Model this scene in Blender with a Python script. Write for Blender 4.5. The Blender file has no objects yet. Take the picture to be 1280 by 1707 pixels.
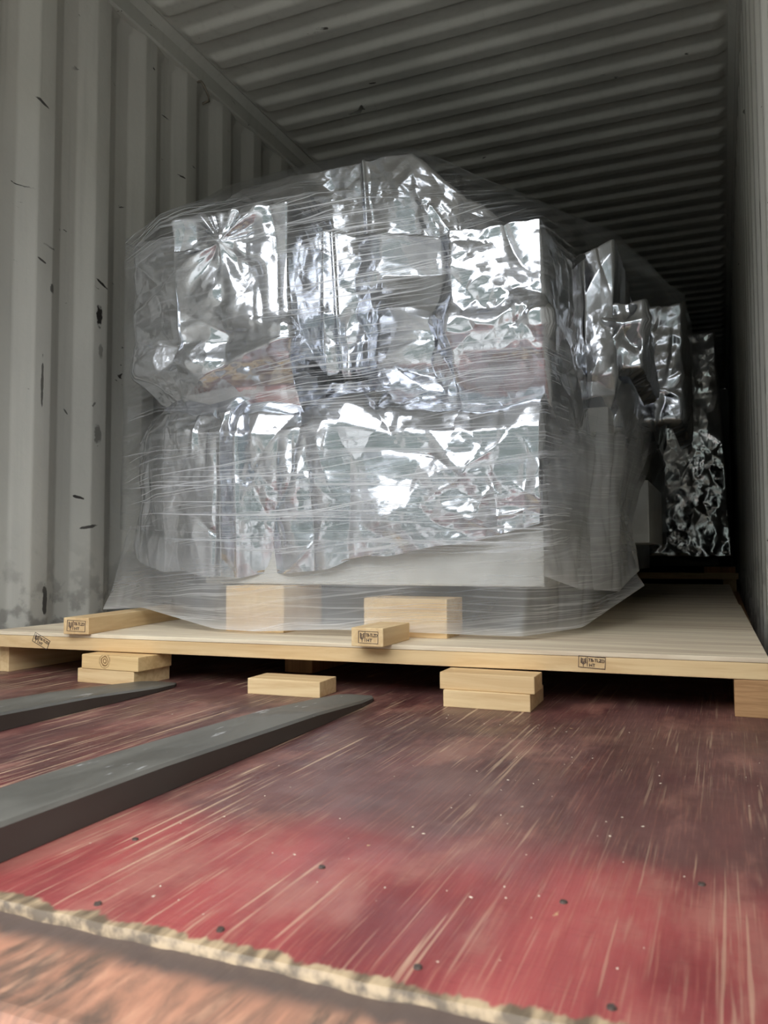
import bpy, bmesh, math, random
import numpy as np
from mathutils import Matrix, Vector, noise as mnoise

random.seed(7)
S = bpy.context.scene
COL = S.collection
# ------------------------------------------------------------------ camera
F_PX, PITCH, YAW, ROLL = 1339.9, 0.05387, 0.39947, 0.00408
CAM = Vector((2.234, 0.0, 0.3554))
FW = Vector((-math.sin(YAW) * math.cos(PITCH), math.cos(YAW) * math.cos(PITCH), math.sin(PITCH)))
R0 = Vector((math.cos(YAW), math.sin(YAW), 0))
U0 = R0.cross(FW)
RT = R0 * math.cos(ROLL) - U0 * math.sin(ROLL)
UP = R0 * math.sin(ROLL) + U0 * math.cos(ROLL)
cd = bpy.data.cameras.new('camera')
cam = bpy.data.objects.new('camera', cd)
COL.objects.link(cam)
M = Matrix((RT, UP, -FW)).transposed().to_4x4()
M.translation = CAM
cam.matrix_world = M
cd.sensor_fit = 'VERTICAL'
cd.sensor_height = 24.0
cd.lens = 24.0 * F_PX / 1707.0
cd.clip_start = 0.02
cd.dof.use_dof = True
cd.dof.focus_distance = 2.3
cd.dof.aperture_fstop = 5.2
S.camera = cam
# ------------------------------------------------------------------ daylight: an overcast sky over the yard
W = bpy.data.worlds.new('overcast_sky')
S.world = W
W.use_nodes = True
wt = W.node_tree
wt.nodes.clear()
wo = wt.nodes.new('ShaderNodeOutputWorld')
bg = wt.nodes.new('ShaderNodeBackground')
tc = wt.nodes.new('ShaderNodeTexCoord')
sx = wt.nodes.new('ShaderNodeSeparateXYZ')
rp = wt.nodes.new('ShaderNodeValToRGB')
wt.links.new(tc.outputs['Generated'], sx.inputs[0])
wt.links.new(sx.outputs[2], rp.inputs[0])
rp.color_ramp.elements[0].position = 0.0
rp.color_ramp.elements[0].color = (0.62, 0.66, 0.70, 1)
rp.color_ramp.elements[1].position = 0.6
rp.color_ramp.elements[1].color = (0.95, 0.98, 1.0, 1)
wt.links.new(rp.outputs[0], bg.inputs[0])
bg.inputs[1].default_value = 5.2
wt.links.new(bg.outputs[0], wo.inputs[0])
S.view_settings.view_transform = 'Standard'
S.view_settings.look = 'None'
S.view_settings.gamma = 1
S.view_settings.use_curve_mapping = False
S.view_settings.exposure = 0.1
S.cycles.max_bounces = 14
S.cycles.transparent_max_bounces = 24
S.cycles.diffuse_bounces = 6


# ------------------------------------------------------------------ node helper
class NT:
    def __init__(s, name):
        s.m = bpy.data.materials.new(name)
        s.m.use_nodes = True
        s.t = s.m.node_tree
        s.t.nodes.clear()
        s.out = s.t.nodes.new('ShaderNodeOutputMaterial')

    def n(s, typ, ins=None, **kw):
        nd = s.t.nodes.new(typ)
        for k, v in kw.items():
            setattr(nd, k, v)
        for k, v in (ins or {}).items():
            s.put(nd.inputs[k], v)
        return nd

    def put(s, sock, v):
        if isinstance(v, bpy.types.NodeSocket):
            s.t.links.new(v, sock)
        elif isinstance(v, bpy.types.Node):
            s.t.links.new(v.outputs[0], sock)
        else:
            if isinstance(v, tuple) and len(v) == 3 and sock.type == 'RGBA':
                v = v + (1,)
            sock.default_value = v

    def pos(s):
        return s.n('ShaderNodeNewGeometry').outputs['Position']

    def obj(s):
        return s.n('ShaderNodeTexCoord').outputs['Object']

    def mp(s, vec, scale=(1, 1, 1), rot=(0, 0, 0), loc=(0, 0, 0)):
        return s.n('ShaderNodeMapping', {'Vector': vec, 'Scale': scale, 'Rotation': rot, 'Location': loc}).outputs[0]

    def noise(s, vec, sc=1.0, det=3.0, rough=0.5, dist=0.0):
        return s.n('ShaderNodeTexNoise', {'Vector': vec, 'Scale': sc, 'Detail': det, 'Roughness': rough, 'Distortion': dist}).outputs[0]

    def ramp(s, f, stops):
        r = s.n('ShaderNodeValToRGB', {0: f})
        e = r.color_ramp.elements
        while len(e) < len(stops):
            e.new(0.5)
        for i, (p, c) in enumerate(stops):
            e[i].position = p
            e[i].color = (c if isinstance(c, tuple) else (c, c, c)) + (1,)
        return r.outputs[0]

    def mix(s, f, a, b, mode='MIX'):
        m = s.n('ShaderNodeMix', data_type='RGBA', blend_type=mode)
        s.put(m.inputs[0], f)
        s.put(m.inputs[6], a)
        s.put(m.inputs[7], b)
        return m.outputs[2]

    def math(s, op, a, b=0.0, c=0.0):
        m = s.n('ShaderNodeMath', operation=op)
        s.put(m.inputs[0], a)
        s.put(m.inputs[1], b)
        s.put(m.inputs[2], c)
        return m.outputs[0]

    def rng(s, v, a, b, c=0.0, d=1.0, smooth=True):
        m = s.n('ShaderNodeMapRange', {0: v, 1: a, 2: b, 3: c, 4: d})
        m.interpolation_type = 'SMOOTHSTEP' if smooth else 'LINEAR'
        return m.outputs[0]

    def xyz(s, vec):
        return s.n('ShaderNodeSeparateXYZ', {0: vec}).outputs

    def bump(s, h, strength=0.3, dist=0.01, nrm=None):
        b = s.n('ShaderNodeBump', {'Height': h, 'Strength': strength, 'Distance': dist})
        if nrm is not None:
            s.put(b.inputs['Normal'], nrm)
        return b.outputs[0]

    def bsdf(s, base, rough=0.5, metal=0.0, nrm=None, spec=0.5, alpha=None):
        b = s.n('ShaderNodeBsdfPrincipled', {'Base Color': base, 'Roughness': rough, 'Metallic': metal, 'Specular IOR Level': spec})
        if nrm is not None:
            s.put(b.inputs['Normal'], nrm)
        if alpha is not None:
            s.put(b.inputs['Alpha'], alpha)
        return b.outputs[0]

    def done(s, sh):
        s.t.links.new(sh, s.out.inputs[0])
        return s.m


def srgb(r, g, b):
    f = lambda v: ((v / 255 + 0.055) / 1.055) ** 2.4 if v > 10 else v / 255 / 12.92
    return (f(r), f(g), f(b))


# ------------------------------------------------------------------ materials
def mat_paint(name, col, marks=(), axis='x'):
    t = NT(name)
    P = t.pos()
    x = t.xyz(P)
    big = t.noise(t.mp(P, (1.2, 1.2, 0.5)), 1.3, 4)
    c = t.mix(t.rng(big, 0.3, 0.7), tuple(v * 0.82 for v in col), tuple(v * 1.08 for v in col))
    streak = t.noise(t.mp(P, (26, 26, 1.1)), 1.0, 3)
    c = t.mix(t.math('MULTIPLY', t.rng(streak, 0.5, 0.75), 0.35), c, tuple(v * 0.72 for v in col))
    # rub marks and rust nicks
    nick = t.noise(t.mp(P, (5, 9, 26)), 1.0, 5, 0.6, 0.6)
    nick2 = t.noise(P, 1.7, 2)
    k = t.math('MULTIPLY', t.rng(nick, 0.685, 0.71), t.rng(nick2, 0.42, 0.55))
    c = t.mix(k, c, (0.035, 0.028, 0.024))
    for (yy, zz, ry, rz, tilt, dark) in marks:
        dy = t.math('SUBTRACT', x[1], yy)
        dz = t.math('SUBTRACT', x[2], zz)
        a = t.math('DIVIDE', t.math('ADD', dy, t.math('MULTIPLY', dz, tilt)), ry)
        b = t.math('DIVIDE', t.math('SUBTRACT', dz, t.math('MULTIPLY', dy, tilt)), rz)
        d = t.math('ADD', t.math('MULTIPLY', a, a), t.math('MULTIPLY', b, b))
        d = t.math('ADD', d, t.math('MULTIPLY', t.math('SUBTRACT', t.noise(P, 45, 3), 0.5), 2.6))
        c = t.mix(t.math('MULTIPLY', t.rng(d, 1.25, 0.6), dark), c, (0.03, 0.026, 0.024))
    dirt = t.math('MULTIPLY', t.rng(x[2], 0.5, 0.05), t.rng(t.noise(P, 14, 4), 0.48, 0.62))
    c = t.mix(t.math('MULTIPLY', dirt, 0.55), c, (0.07, 0.06, 0.055))
    n = t.bump(t.noise(P, 30, 4), 0.12, 0.01)
    return t.done(t.bsdf(c, 0.55, 0, n, 0.35))


def mat_wood(name, col, dark, axis=0, sc=1.0, knots=(), rough=0.62, contrast=1.0):
    """sawn timber; axis = grain direction"""
    t = NT(name)
    P = t.obj()
    s = [42.0 * sc] * 3
    s[axis] = 2.4 * sc
    oi = t.n('ShaderNodeObjectInfo').outputs['Random']
    off = t.n('ShaderNodeCombineXYZ', {0: t.math('MULTIPLY', oi, 3.1), 1: t.math('MULTIPLY', oi, 7.7), 2: t.math('MULTIPLY', oi, 5.3)}).outputs[0]
    Q = t.n('ShaderNodeVectorMath', {0: P, 1: off}, operation='ADD').outputs[0]
    g = t.noise(t.mp(Q, tuple(s)), 1.0, 5, 0.6, 0.9)
    s2 = [9.0 * sc] * 3
    s2[axis] = 0.7 * sc
    g2 = t.noise(t.mp(Q, tuple(s2)), 1.0, 3, 0.5, 0.5)
    c = t.mix(t.rng(g, 0.35, 0.68), col, tuple(a * (1 - 0.5 * contrast) + b * 0.5 * contrast for a, b in zip(col, dark)))
    c = t.mix(t.math('MULTIPLY', t.rng(g2, 0.45, 0.72), 0.45 * contrast), c, dark)
    for (kx, ky, kz, r) in knots:
        d = t.n('ShaderNodeVectorMath', {0: P, 1: (kx, ky, kz)}, operation='DISTANCE').outputs['Value']
        d = t.math('ADD', d, t.math('MULTIPLY', t.math('SUBTRACT', t.noise(P, 60, 2), 0.5), r * 0.5))
        ringv = t.math('SINE', t.math('MULTIPLY', d, 900.0))
        kc = t.mix(t.rng(ringv, -0.4, 0.8), tuple(v * 0.55 for v in dark), col)
        c = t.mix(t.rng(d, r, r * 0.75), c, kc)
    n = t.bump(g, 0.25, 0.004)
    return t.done(t.bsdf(c, rough, 0, n, 0.3))


def mat_floor():
    t = NT('worn_red_floor')
    P = t.pos()
    x = t.xyz(P)
    wob = t.noise(P, 2.2, 4, 0.6)
    red = t.mix(t.rng(t.noise(t.mp(P, (6, 1.6, 1)), 1, 5, 0.6), 0.32, 0.7), srgb(108, 44, 46), srgb(154, 74, 72))
    dull_red = t.mix(t.rng(t.noise(t.mp(P, (5, 1.2, 1)), 1.3, 5, 0.6), 0.3, 0.7), srgb(72, 42, 42), srgb(106, 72, 68))
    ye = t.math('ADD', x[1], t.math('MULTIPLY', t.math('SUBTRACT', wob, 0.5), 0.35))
    inward = t.rng(ye, 0.86, 1.02)  # the red turns darker and duller further in from the sill
    inward = t.math('MULTIPLY', inward, t.rng(t.noise(t.mp(P, (9, 2, 1)), 1, 4), 0.1, 0.5, 0.55, 1.0))
    c = t.mix(inward, red, dull_red)
    c = t.mix(t.math('MULTIPLY', t.rng(t.noise(t.mp(P, (7, 3, 1), (0, 0, 0), (4, 2, 0)), 1.0, 5, 0.65), 0.5, 0.68), 0.45), c, srgb(166, 118, 104))
    # fine fibre texture of the worn phenolic face
    fib = t.noise(t.mp(P, (260, 7, 1)), 1.0, 4, 0.7)
    c = t.mix(t.math('MULTIPLY', t.rng(fib, 0.5, 0.72), 0.32), c, srgb(176, 120, 100))
    fib2 = t.noise(t.mp(P, (22, 330, 1), (0, 0, 0.03)), 1.0, 3, 0.6)
    c = t.mix(t.math('MULTIPLY', t.rng(fib2, 0.52, 0.75), 0.22), c, srgb(60, 26, 28))
    # long gouges left by pallets and forks
    left = t.rng(x[0], 2.15, 1.2, 0.35, 1.0)
    pale = srgb(196, 168, 140)
    for (sx_, sy_, rot, lo, hi, amt, loc) in ((95, 1.4, 0.03, 0.625, 0.66, 1.0, 0), (125, 2.0, -0.14, 0.65, 0.69, 0.8, 3.3),
                                             (180, 3.0, 0.10, 0.62, 0.68, 0.6, 7.1), (70, 1.8, 0.22, 0.66, 0.69, 0.8, 9.4), (210, 5.0, 0.05, 0.60, 0.68, 0.45, 12.7)):
        sc = t.noise(t.mp(P, (sx_, sy_, 1), (0, 0, rot), (loc, loc, 0)), 1.0, 3, 0.55)
        k = t.math('MULTIPLY', t.rng(sc, lo, hi), amt)
        k = t.math('MULTIPLY', k, t.rng(t.noise(P, 3.1, 2), 0.36, 0.5))
        c = t.mix(t.math('MULTIPLY', k, left), c, pale)
    # chips
    ch = t.noise(t.mp(P, (38, 20, 1)), 1.0, 4, 0.6, 0.4)
    c = t.mix(t.rng(ch, 0.735, 0.76), c, srgb(190, 160, 118))
    # bare splintered front lip
    e = t.math('ADD', x[1], t.math('MULTIPLY', t.math('SUBTRACT', t.noise(t.mp(P, (16, 5, 1)), 1, 4, 0.7), 0.5), 0.06))
    c = t.mix(t.rng(e, 0.650, 0.643), c, t.mix(t.rng(t.noise(t.mp(P, (60, 12, 60)), 1, 4), 0.35, 0.65), srgb(96, 82, 66), srgb(172, 150, 120)))
    rough = t.rng(t.noise(P, 7, 4), 0.3, 0.7, 0.34, 0.55)
    h = t.math('ADD', fib, t.math('MULTIPLY', t.noise(t.mp(P, (70, 1.3, 1), (0, 0, 0.03)), 1.0, 3, 0.55), 1.5))
    n = t.bump(h, 0.22, 0.004)
    return t.done(t.bsdf(c, rough, 0, n, 0.45))


def mat_sill():
    t = NT('worn_orange_steel')
    P = t.pos()
    a = t.noise(t.mp(P, (14, 4, 4), (0, 0, 0.5)), 1.0, 6, 0.65, 0.5)
    b = t.noise(t.mp(P, (60, 12, 12), (0, 0, 0.2)), 1.0, 4, 0.6)
    c = t.mix(t.rng(a, 0.36, 0.6), srgb(98, 82, 72), srgb(178, 128, 104))
    c = t.mix(t.math('MULTIPLY', t.rng(b, 0.5, 0.7), 0.5), c, srgb(196, 150, 122))
    x = t.xyz(P)
    c = t.mix(t.rng(t.math('ADD', x[1], t.math('MULTIPLY', t.math('SUBTRACT', a, 0.5), 0.08)), 0.585, 0.615), c, srgb(92, 78, 72))
    return t.done(t.bsdf(c, t.rng(b, 0.3, 0.7, 0.45, 0.7), 0.15, t.bump(b, 0.2, 0.004), 0.4))


def mat_steel(name, col, rough=0.42, metal=0.65):
    t = NT(name)
    P = t.pos()
    a = t.noise(t.mp(P, (12, 3.5, 12)), 1.0, 5, 0.6, 0.3)
    c = t.mix(t.rng(a, 0.35, 0.7), tuple(v * 0.75 for v in col), tuple(v * 1.2 for v in col))
    k = t.noise(t.mp(P, (34, 8, 20), (0, 0, 0.25)), 1.0, 4, 0.6)
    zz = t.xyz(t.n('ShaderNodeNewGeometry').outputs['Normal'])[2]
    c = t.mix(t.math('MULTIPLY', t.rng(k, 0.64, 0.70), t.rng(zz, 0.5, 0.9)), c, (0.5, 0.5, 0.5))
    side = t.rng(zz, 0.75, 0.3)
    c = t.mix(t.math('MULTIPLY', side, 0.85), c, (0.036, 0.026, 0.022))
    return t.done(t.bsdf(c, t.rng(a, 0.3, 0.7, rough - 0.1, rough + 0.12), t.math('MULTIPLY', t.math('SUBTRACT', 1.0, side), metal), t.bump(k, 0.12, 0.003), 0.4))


def mat_foil(name, tint, rough):
    t = NT(name)
    P = t.pos()
    w1 = t.noise(P, 90, 3, 0.6, 0.4)
    w2 = t.n('ShaderNodeTexVoronoi', {'Vector': P, 'Scale': 70.0}, feature='F1').outputs['Distance']
    weave = t.noise(t.mp(P, (500, 500, 500)), 1.0, 1)
    patch = t.rng(t.noise(P, 5, 2), 0.4, 0.65)
    # small creased facets: every cell of the crinkle leans its own way
    N0 = t.n('ShaderNodeNewGeometry').outputs['Normal']
    warp = t.n('ShaderNodeTexNoise', {'Vector': P, 'Scale': 14.0, 'Detail': 2.0}).outputs['Color']
    Q = t.n('ShaderNodeVectorMath', {0: P, 1: t.n('ShaderNodeVectorMath', {0: warp, 3: 0.06}, operation='SCALE').outputs[0]}, operation='ADD').outputs[0]
    lean = None
    for sc_, k_, off_ in ((10.0, 0.20, 0.0), (30.0, 0.09, 3.0)):
        cell = t.n('ShaderNodeTexVoronoi', {'Vector': t.mp(Q, (1, 1, 0.55), (0.3, 0.5, 0.4), (off_, 0, 0)), 'Scale': sc_}, feature='F1').outputs['Color']
        d = t.n('ShaderNodeVectorMath', {0: cell, 1: (0.5, 0.5, 0.5)}, operation='SUBTRACT').outputs[0]
        d = t.n('ShaderNodeVectorMath', {0: d, 3: t.math('MULTIPLY', t.rng(t.noise(P, 4.5 + off_, 2), 0.36, 0.6, 0.12, 1.0), k_)}, operation='SCALE').outputs[0]
        lean = d if lean is None else t.n('ShaderNodeVectorMath', {0: lean, 1: d}, operation='ADD').outputs[0]
    nn = t.n('ShaderNodeVectorMath', {0: t.n('ShaderNodeVectorMath', {0: N0, 1: lean}, operation='ADD').outputs[0]}, operation='NORMALIZE').outputs[0]
    n = t.bump(t.math('MULTIPLY', w2, patch), 0.05, 0.008, nn)
    n = t.bump(t.math('MULTIPLY', w1, patch), 0.06, 0.004, n)
    n = t.bump(weave, 0.10, 0.001, n)
    c = t.mix(t.rng(t.noise(P, 6, 2), 0.35, 0.65), tint, tuple(v * 0.9 for v in tint))
    return t.done(t.bsdf(c, rough, 1.0, n))


def mat_film(name, base, streaky, milky, tilt=0.03, rough=0.22):
    """clear stretch film: the more layers lie over each other the whiter it looks; fine drawn lines along the wrapping direction"""
    t = NT(name)
    P = t.pos()
    at = t.n('ShaderNodeAttribute', attribute_name='layers').outputs['Fac']
    x = t.xyz(P)
    warp = t.math('MULTIPLY', t.math('SUBTRACT', t.noise(P, 1.6, 2), 0.5), 0.03)
    z = t.math('ADD', x[2], t.math('ADD', warp, t.math('MULTIPLY', x[0], tilt)))
    v = t.n('ShaderNodeCombineXYZ', {0: t.math('MULTIPLY', x[0], 1.1), 1: t.math('MULTIPLY', x[1], 1.1), 2: t.math('MULTIPLY', z, 170.0)}).outputs[0]
    s1 = t.noise(v, 1.0, 4, 0.65)
    warp2 = t.math('MULTIPLY', t.math('SUBTRACT', t.noise(P, 2.3, 2), 0.5), 0.07)
    z2 = t.math('ADD', x[2], t.math('ADD', warp2, t.math('MULTIPLY', x[0], -0.10)))
    v2 = t.n('ShaderNodeCombineXYZ', {0: t.math('MULTIPLY', x[0], 1.3), 1: t.math('MULTIPLY', x[1], 1.3), 2: t.math('MULTIPLY', z2, 210.0)}).outputs[0]
    s2 = t.noise(v2, 1.0, 3, 0.6)
    line = t.math('MAXIMUM', t.rng(s1, 0.52, 0.66), t.math('MULTIPLY', t.rng(s2, 0.54, 0.66), 0.9))
    band = t.rng(t.noise(P, 3.0, 2), 0.3, 0.65, 0.35, 1.0)
    fac = t.math('ADD', base, t.math('MULTIPLY', t.math('MULTIPLY', line, streaky), t.math('MULTIPLY', band, at)))
    fac = t.math('ADD', fac, t.math('MULTIPLY', at, milky))
    fac = t.math('MINIMUM', fac, 0.93)
    n = t.bump(t.math('ADD', s1, t.math('MULTIPLY', s2, 0.7)), 0.35, 0.004)
    surf = t.bsdf((0.80, 0.81, 0.83), rough, 0, n, 0.8)
    surf = t.n('ShaderNodeMixShader', {0: 0.4, 1: surf, 2: t.n('ShaderNodeBsdfTranslucent', {0: (0.86, 0.87, 0.88)}).outputs[0]}).outputs[0]
    tr = t.n('ShaderNodeBsdfTransparent', {0: (0.97, 0.97, 0.97)}).outputs[0]
    gl = t.n('ShaderNodeBsdfGlossy', {0: (1, 1, 1), 'Roughness': 0.12, 'Normal': n}).outputs[0]
    fr = t.n('ShaderNodeFresnel', {0: 1.35}).outputs[0]
    clear = t.n('ShaderNodeMixShader', {0: t.math('MULTIPLY', fr, 0.3), 1: tr, 2: gl}).outputs[0]
    return t.done(t.n('ShaderNodeMixShader', {0: fac, 1: clear, 2: surf}).outputs[0])


def mat_plain(name, col, rough=0.5, metal=0.0):
    t = NT(name)
    P = t.pos()
    c = t.mix(t.rng(t.noise(P, 9, 3), 0.3, 0.7), tuple(v * 0.9 for v in col), tuple(v * 1.06 for v in col))
    return t.done(t.bsdf(c, rough, metal, t.bump(t.noise(P, 40, 3), 0.06, 0.004)))


WALL_MARKS = [(2.43, 1.30, 0.016, 0.045, 0, 1), (2.44, 1.16, 0.012, 0.03, 0, .5), (2.15, .98, .006, .09, 0, .8), (2.19, 1.33, 0.012, 0.02, 0, .8),
              (2.43, .83, .02, .04, 0, .6), (2.36, .58, .022, .006, -.3, 1), (2.13, 2.0, .03, .006, -.3, .9), (2.14, 1.42, .022, .005, -.3, .9),
              (2.44, 1.43, .035, .006, -.4, 1), (2.30, .90, .02, .005, -.9, .8), (2.40, .47, .04, .006, .2, .9), (2.18, .2, .012, .06, 0, .9)]
M_WALL = mat_paint('weathered_grey_wall_paint', srgb(190, 188, 180), WALL_MARKS)
M_CEIL = mat_paint('weathered_grey_roof_paint', srgb(190, 189, 181))
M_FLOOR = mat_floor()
M_SILL = mat_sill()
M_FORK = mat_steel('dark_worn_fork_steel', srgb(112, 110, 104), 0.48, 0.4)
PINE, PINE_D = srgb(228, 201, 156), srgb(192, 152, 104)
M_PINE_X = mat_wood('pine_along_x', PINE, PINE_D, 0)
M_PINE_Y = mat_wood('pine_along_y', PINE, PINE_D, 1)
M_BOARD = mat_wood('pine_front_board', srgb(228, 200, 154), srgb(190, 150, 102), 0, 0.8)
M_PLY = mat_wood('plywood_face', srgb(236, 222, 196), srgb(176, 148, 122), 0, 0.6, contrast=1.0)
M_KNOT = mat_wood('knotty_pine', srgb(226, 194, 142), srgb(188, 146, 96), 0, 1.0, ((0.085, 0.0, 0.024, 0.022),))
M_REDWOOD = mat_wood('brown_end_grain', srgb(188, 138, 92), srgb(130, 88, 54), 2, 1.3)
M_PARTICLE = mat_wood('pressed_wood', srgb(182, 142, 100), srgb(142, 104, 68), 0, 3.0)
M_INK = mat_plain('violet_stamp_ink', (0.035, 0.02, 0.035), 0.7)
M_FOIL = mat_foil('aluminium_foil', (0.73, 0.75, 0.80), 0.17)
M_FOIL2 = mat_foil('aluminium_foil_far', (0.86, 0.86, 0.88), 0.13)
M_FILM = mat_film('stretch_film', 0.0, 1.3, 0.05)
M_SKIRT = mat_film('plastic_sheet', 0.01, 0.40, 0.36, 0.02, 0.3)
M_SHEET = mat_film('loose_plastic_sheet', 0.03, 0.10, 0.26, 0.02, 0.2)
M_BODY = mat_plain('pale_grey_machine_paint', srgb(206, 206, 202), 0.4)
M_DARK = mat_plain('dark_olive_machine_paint', srgb(86, 84, 70), 0.5)
M_RING = mat_plain('rusty_ring_steel', srgb(120, 112, 100), 0.5, 0.5)
M_YARD = mat_plain('yard_concrete', srgb(140, 140, 136), 0.8)
M_CHIP = mat_plain('pale_wood_crumb', srgb(222, 208, 188), 0.7)
M_HOLE = mat_plain('rusty_screw_steel', srgb(82, 70, 64), 0.5, 0.4)


# ------------------------------------------------------------------ object helpers
def link_mesh(name, me, mat, parent=None):
    if mat and not me.materials:
        me.materials.append(mat)
    o = bpy.data.objects.new(name, me)
    COL.objects.link(o)
    if parent is not None:
        o.parent = parent
    return o


def from_bm(name, bm, mat, parent=None, smooth=False):
    me = bpy.data.meshes.new(name)
    bm.to_mesh(me)
    bm.free()
    if smooth:
        me.shade_smooth()
    return link_mesh(name, me, mat, parent)


def box_bm(x0, x1, y0, y1, z0, z1, bev=0.0, bm=None):
    own = bm is None
    bm = bm or bmesh.new()
    r = bmesh.ops.create_cube(bm, size=1)
    vs = r['verts']
    for v in vs:
        v.co = Vector(((x0 + x1) / 2 + v.co.x * (x1 - x0), (y0 + y1) / 2 + v.co.y * (y1 - y0), (z0 + z1) / 2 + v.co.z * (z1 - z0)))
    if bev:
        bmesh.ops.bevel(bm, geom=list({e for v in vs for e in v.link_edges}), offset=bev, segments=2, affect='EDGES', profile=0.6)
    return bm


def hexa_bm(bot, top, bev=0.0):
    """box from four bottom and four top corners (counter-clockwise from above)"""
    bm = bmesh.new()
    b = [bm.verts.new(p) for p in bot]
    t = [bm.verts.new(p) for p in top]
    bm.faces.new(b[::-1])
    bm.faces.new(t)
    for i in range(4):
        j = (i + 1) % 4
        bm.faces.new((b[i], b[j], t[j], t[i]))
    if bev:
        bmesh.ops.bevel(bm, geom=bm.edges[:], offset=bev, segments=2, affect='EDGES', profile=0.6)
    return bm


def rough_edges(bm, amp, sc=18.0):
    for v in bm.verts:
        v.co += mnoise.noise_vector(v.co * sc) * amp
    return bm


def tag(o, label, cat, group=None):
    o['label'] = label
    o['category'] = cat
    if group:
        o['group'] = group
    return o


def empty(name, loc, label, cat, group=None):
    o = bpy.data.objects.new(name, None)
    COL.objects.link(o)
    o.location = loc
    o.empty_display_size = 0.1
    return tag(o, label, cat, group)


def struct(name, o):
    o['kind'] = 'structure'
    return o


def child(o, parent):
    """parent without moving the piece"""
    o.parent = parent
    root = parent.parent or parent
    o.matrix_parent_inverse = Matrix.Translation(root.location).inverted() if parent.parent is None else Matrix.Identity(4)
    return o


def grid_mesh(name, V, mat, parent=None, smooth=True, layers=None, wrap=False):
    """V: rows x cols x 3"""
    r, c = V.shape[:2]
    idx = np.arange(r * c).reshape(r, c)
    q = np.stack([idx[:-1, :-1], idx[:-1, 1:], idx[1:, 1:], idx[1:, :-1]], -1).reshape(-1, 4)
    me = bpy.data.meshes.new(name)
    me.vertices.add(r * c)
    me.vertices.foreach_set('co', V.reshape(-1).astype(np.float32))
    me.loops.add(q.size)
    me.loops.foreach_set('vertex_index', q.reshape(-1).astype(np.int32))
    me.polygons.add(len(q))
    me.polygons.foreach_set('loop_start', np.arange(0, q.size, 4, dtype=np.int32))
    me.polygons.foreach_set('loop_total', np.full(len(q), 4, dtype=np.int32))
    me.update()
    me.validate()
    if layers is not None:
        a = me.attributes.new('layers', 'FLOAT', 'POINT')
        a.data.foreach_set('value', layers.reshape(-1).astype(np.float32))
    if smooth:
        me.shade_smooth()
    return link_mesh(name, me, mat, parent)


# ------------------------------------------------------------------ container shell
CW, CH, CY0, CY1 = 2.35, 2.69, 0.42, 12.4


def corrugation(y, pitch=0.286, start=2.114, flat=0.074, slope=0.069, depth=0.036):
    """wall position behind the inner plane"""
    u = (y - start) % pitch
    if u < flat:
        return 0.0
    if u < flat + slope:
        return depth * (u - flat) / slope
    if u < 2 * flat + slope:
        return depth
    return depth * (1 - (u - 2 * flat - slope) / slope)


def wall(name, xin, sgn):
    ys = []
    k = math.floor((CY0 - 2.114) / 0.286)
    while True:
        b = 2.114 + k * 0.286
        if b > CY1 + 0.3:
            break
        for base, rr in ((0.0, 1), (0.074, 1), (0.143, 1), (0.217, 1)):
            for d in (-0.006, -0.002, 0.002, 0.006):   # rounded press folds
                ys.append(b + base + d)
        k += 1
    ys = [y for y in ys if CY0 <= y <= CY1]

    def prof(y):
        return sum(corrugation(y + d) for d in (-0.005, -0.0025, 0, 0.0025, 0.005)) / 5
    rows = []
    for z in (0.0, 0.12, 0.135, 1.3, 2.555, 2.575, 2.62):
        f = 1.0 if 0.13 < z < 2.56 else 0.0
        rows.append([(xin + sgn * prof(y) * (f if f else 0.45), y, z) for y in ys])
    o = grid_mesh(name, np.array(rows), M_WALL, smooth=True)
    return struct(name, o)


wall('wall_left', 0.0, -1)
wall('wall_right', CW, 1)
struct('wall_back', from_bm('wall_back', box_bm(-0.06, CW + 0.06, CY1 - 0.12, CY1 + 0.06, 0, CH), M_WALL))

# roof panels: pressed ribs that fade out just short of the side rails
ys = np.arange(CY0, CY1, 0.00854)
xs = np.array([-0.06, 0.0, 0.035, 0.05, 0.062, 0.075, 0.09, 0.11, 1.2, 2.24, 2.26, 2.275, 2.288, 2.3, 2.315, CW, CW + 0.06])


def roof(y):
    u = ((y - 2.835) % 0.205)
    d = 0.024
    if u < 0.036:
        return d * (1 - 0.5 * (1 - math.cos(math.pi * u / 0.036)))      # face towards the doors
    if u < 0.095:
        return 0.0
    if u < 0.125:
        return d * 0.5 * (1 - math.cos(math.pi * (u - 0.095) / 0.03))
    return d


prof = np.array([roof(y) for y in ys])
taper = np.clip((np.minimum(xs, CW - xs) - 0.045) / 0.05, 0, 1)
taper = taper * taper * (3 - 2 * taper)
V = np.zeros((len(ys), len(xs), 3))
V[..., 0] = xs[None, :]
V[..., 1] = ys[:, None]
V[..., 2] = CH + 0.012 + (prof[:, None] - 0.024) * taper[None, :]
struct('ceiling', grid_mesh('ceiling', V, M_CEIL))


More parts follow.
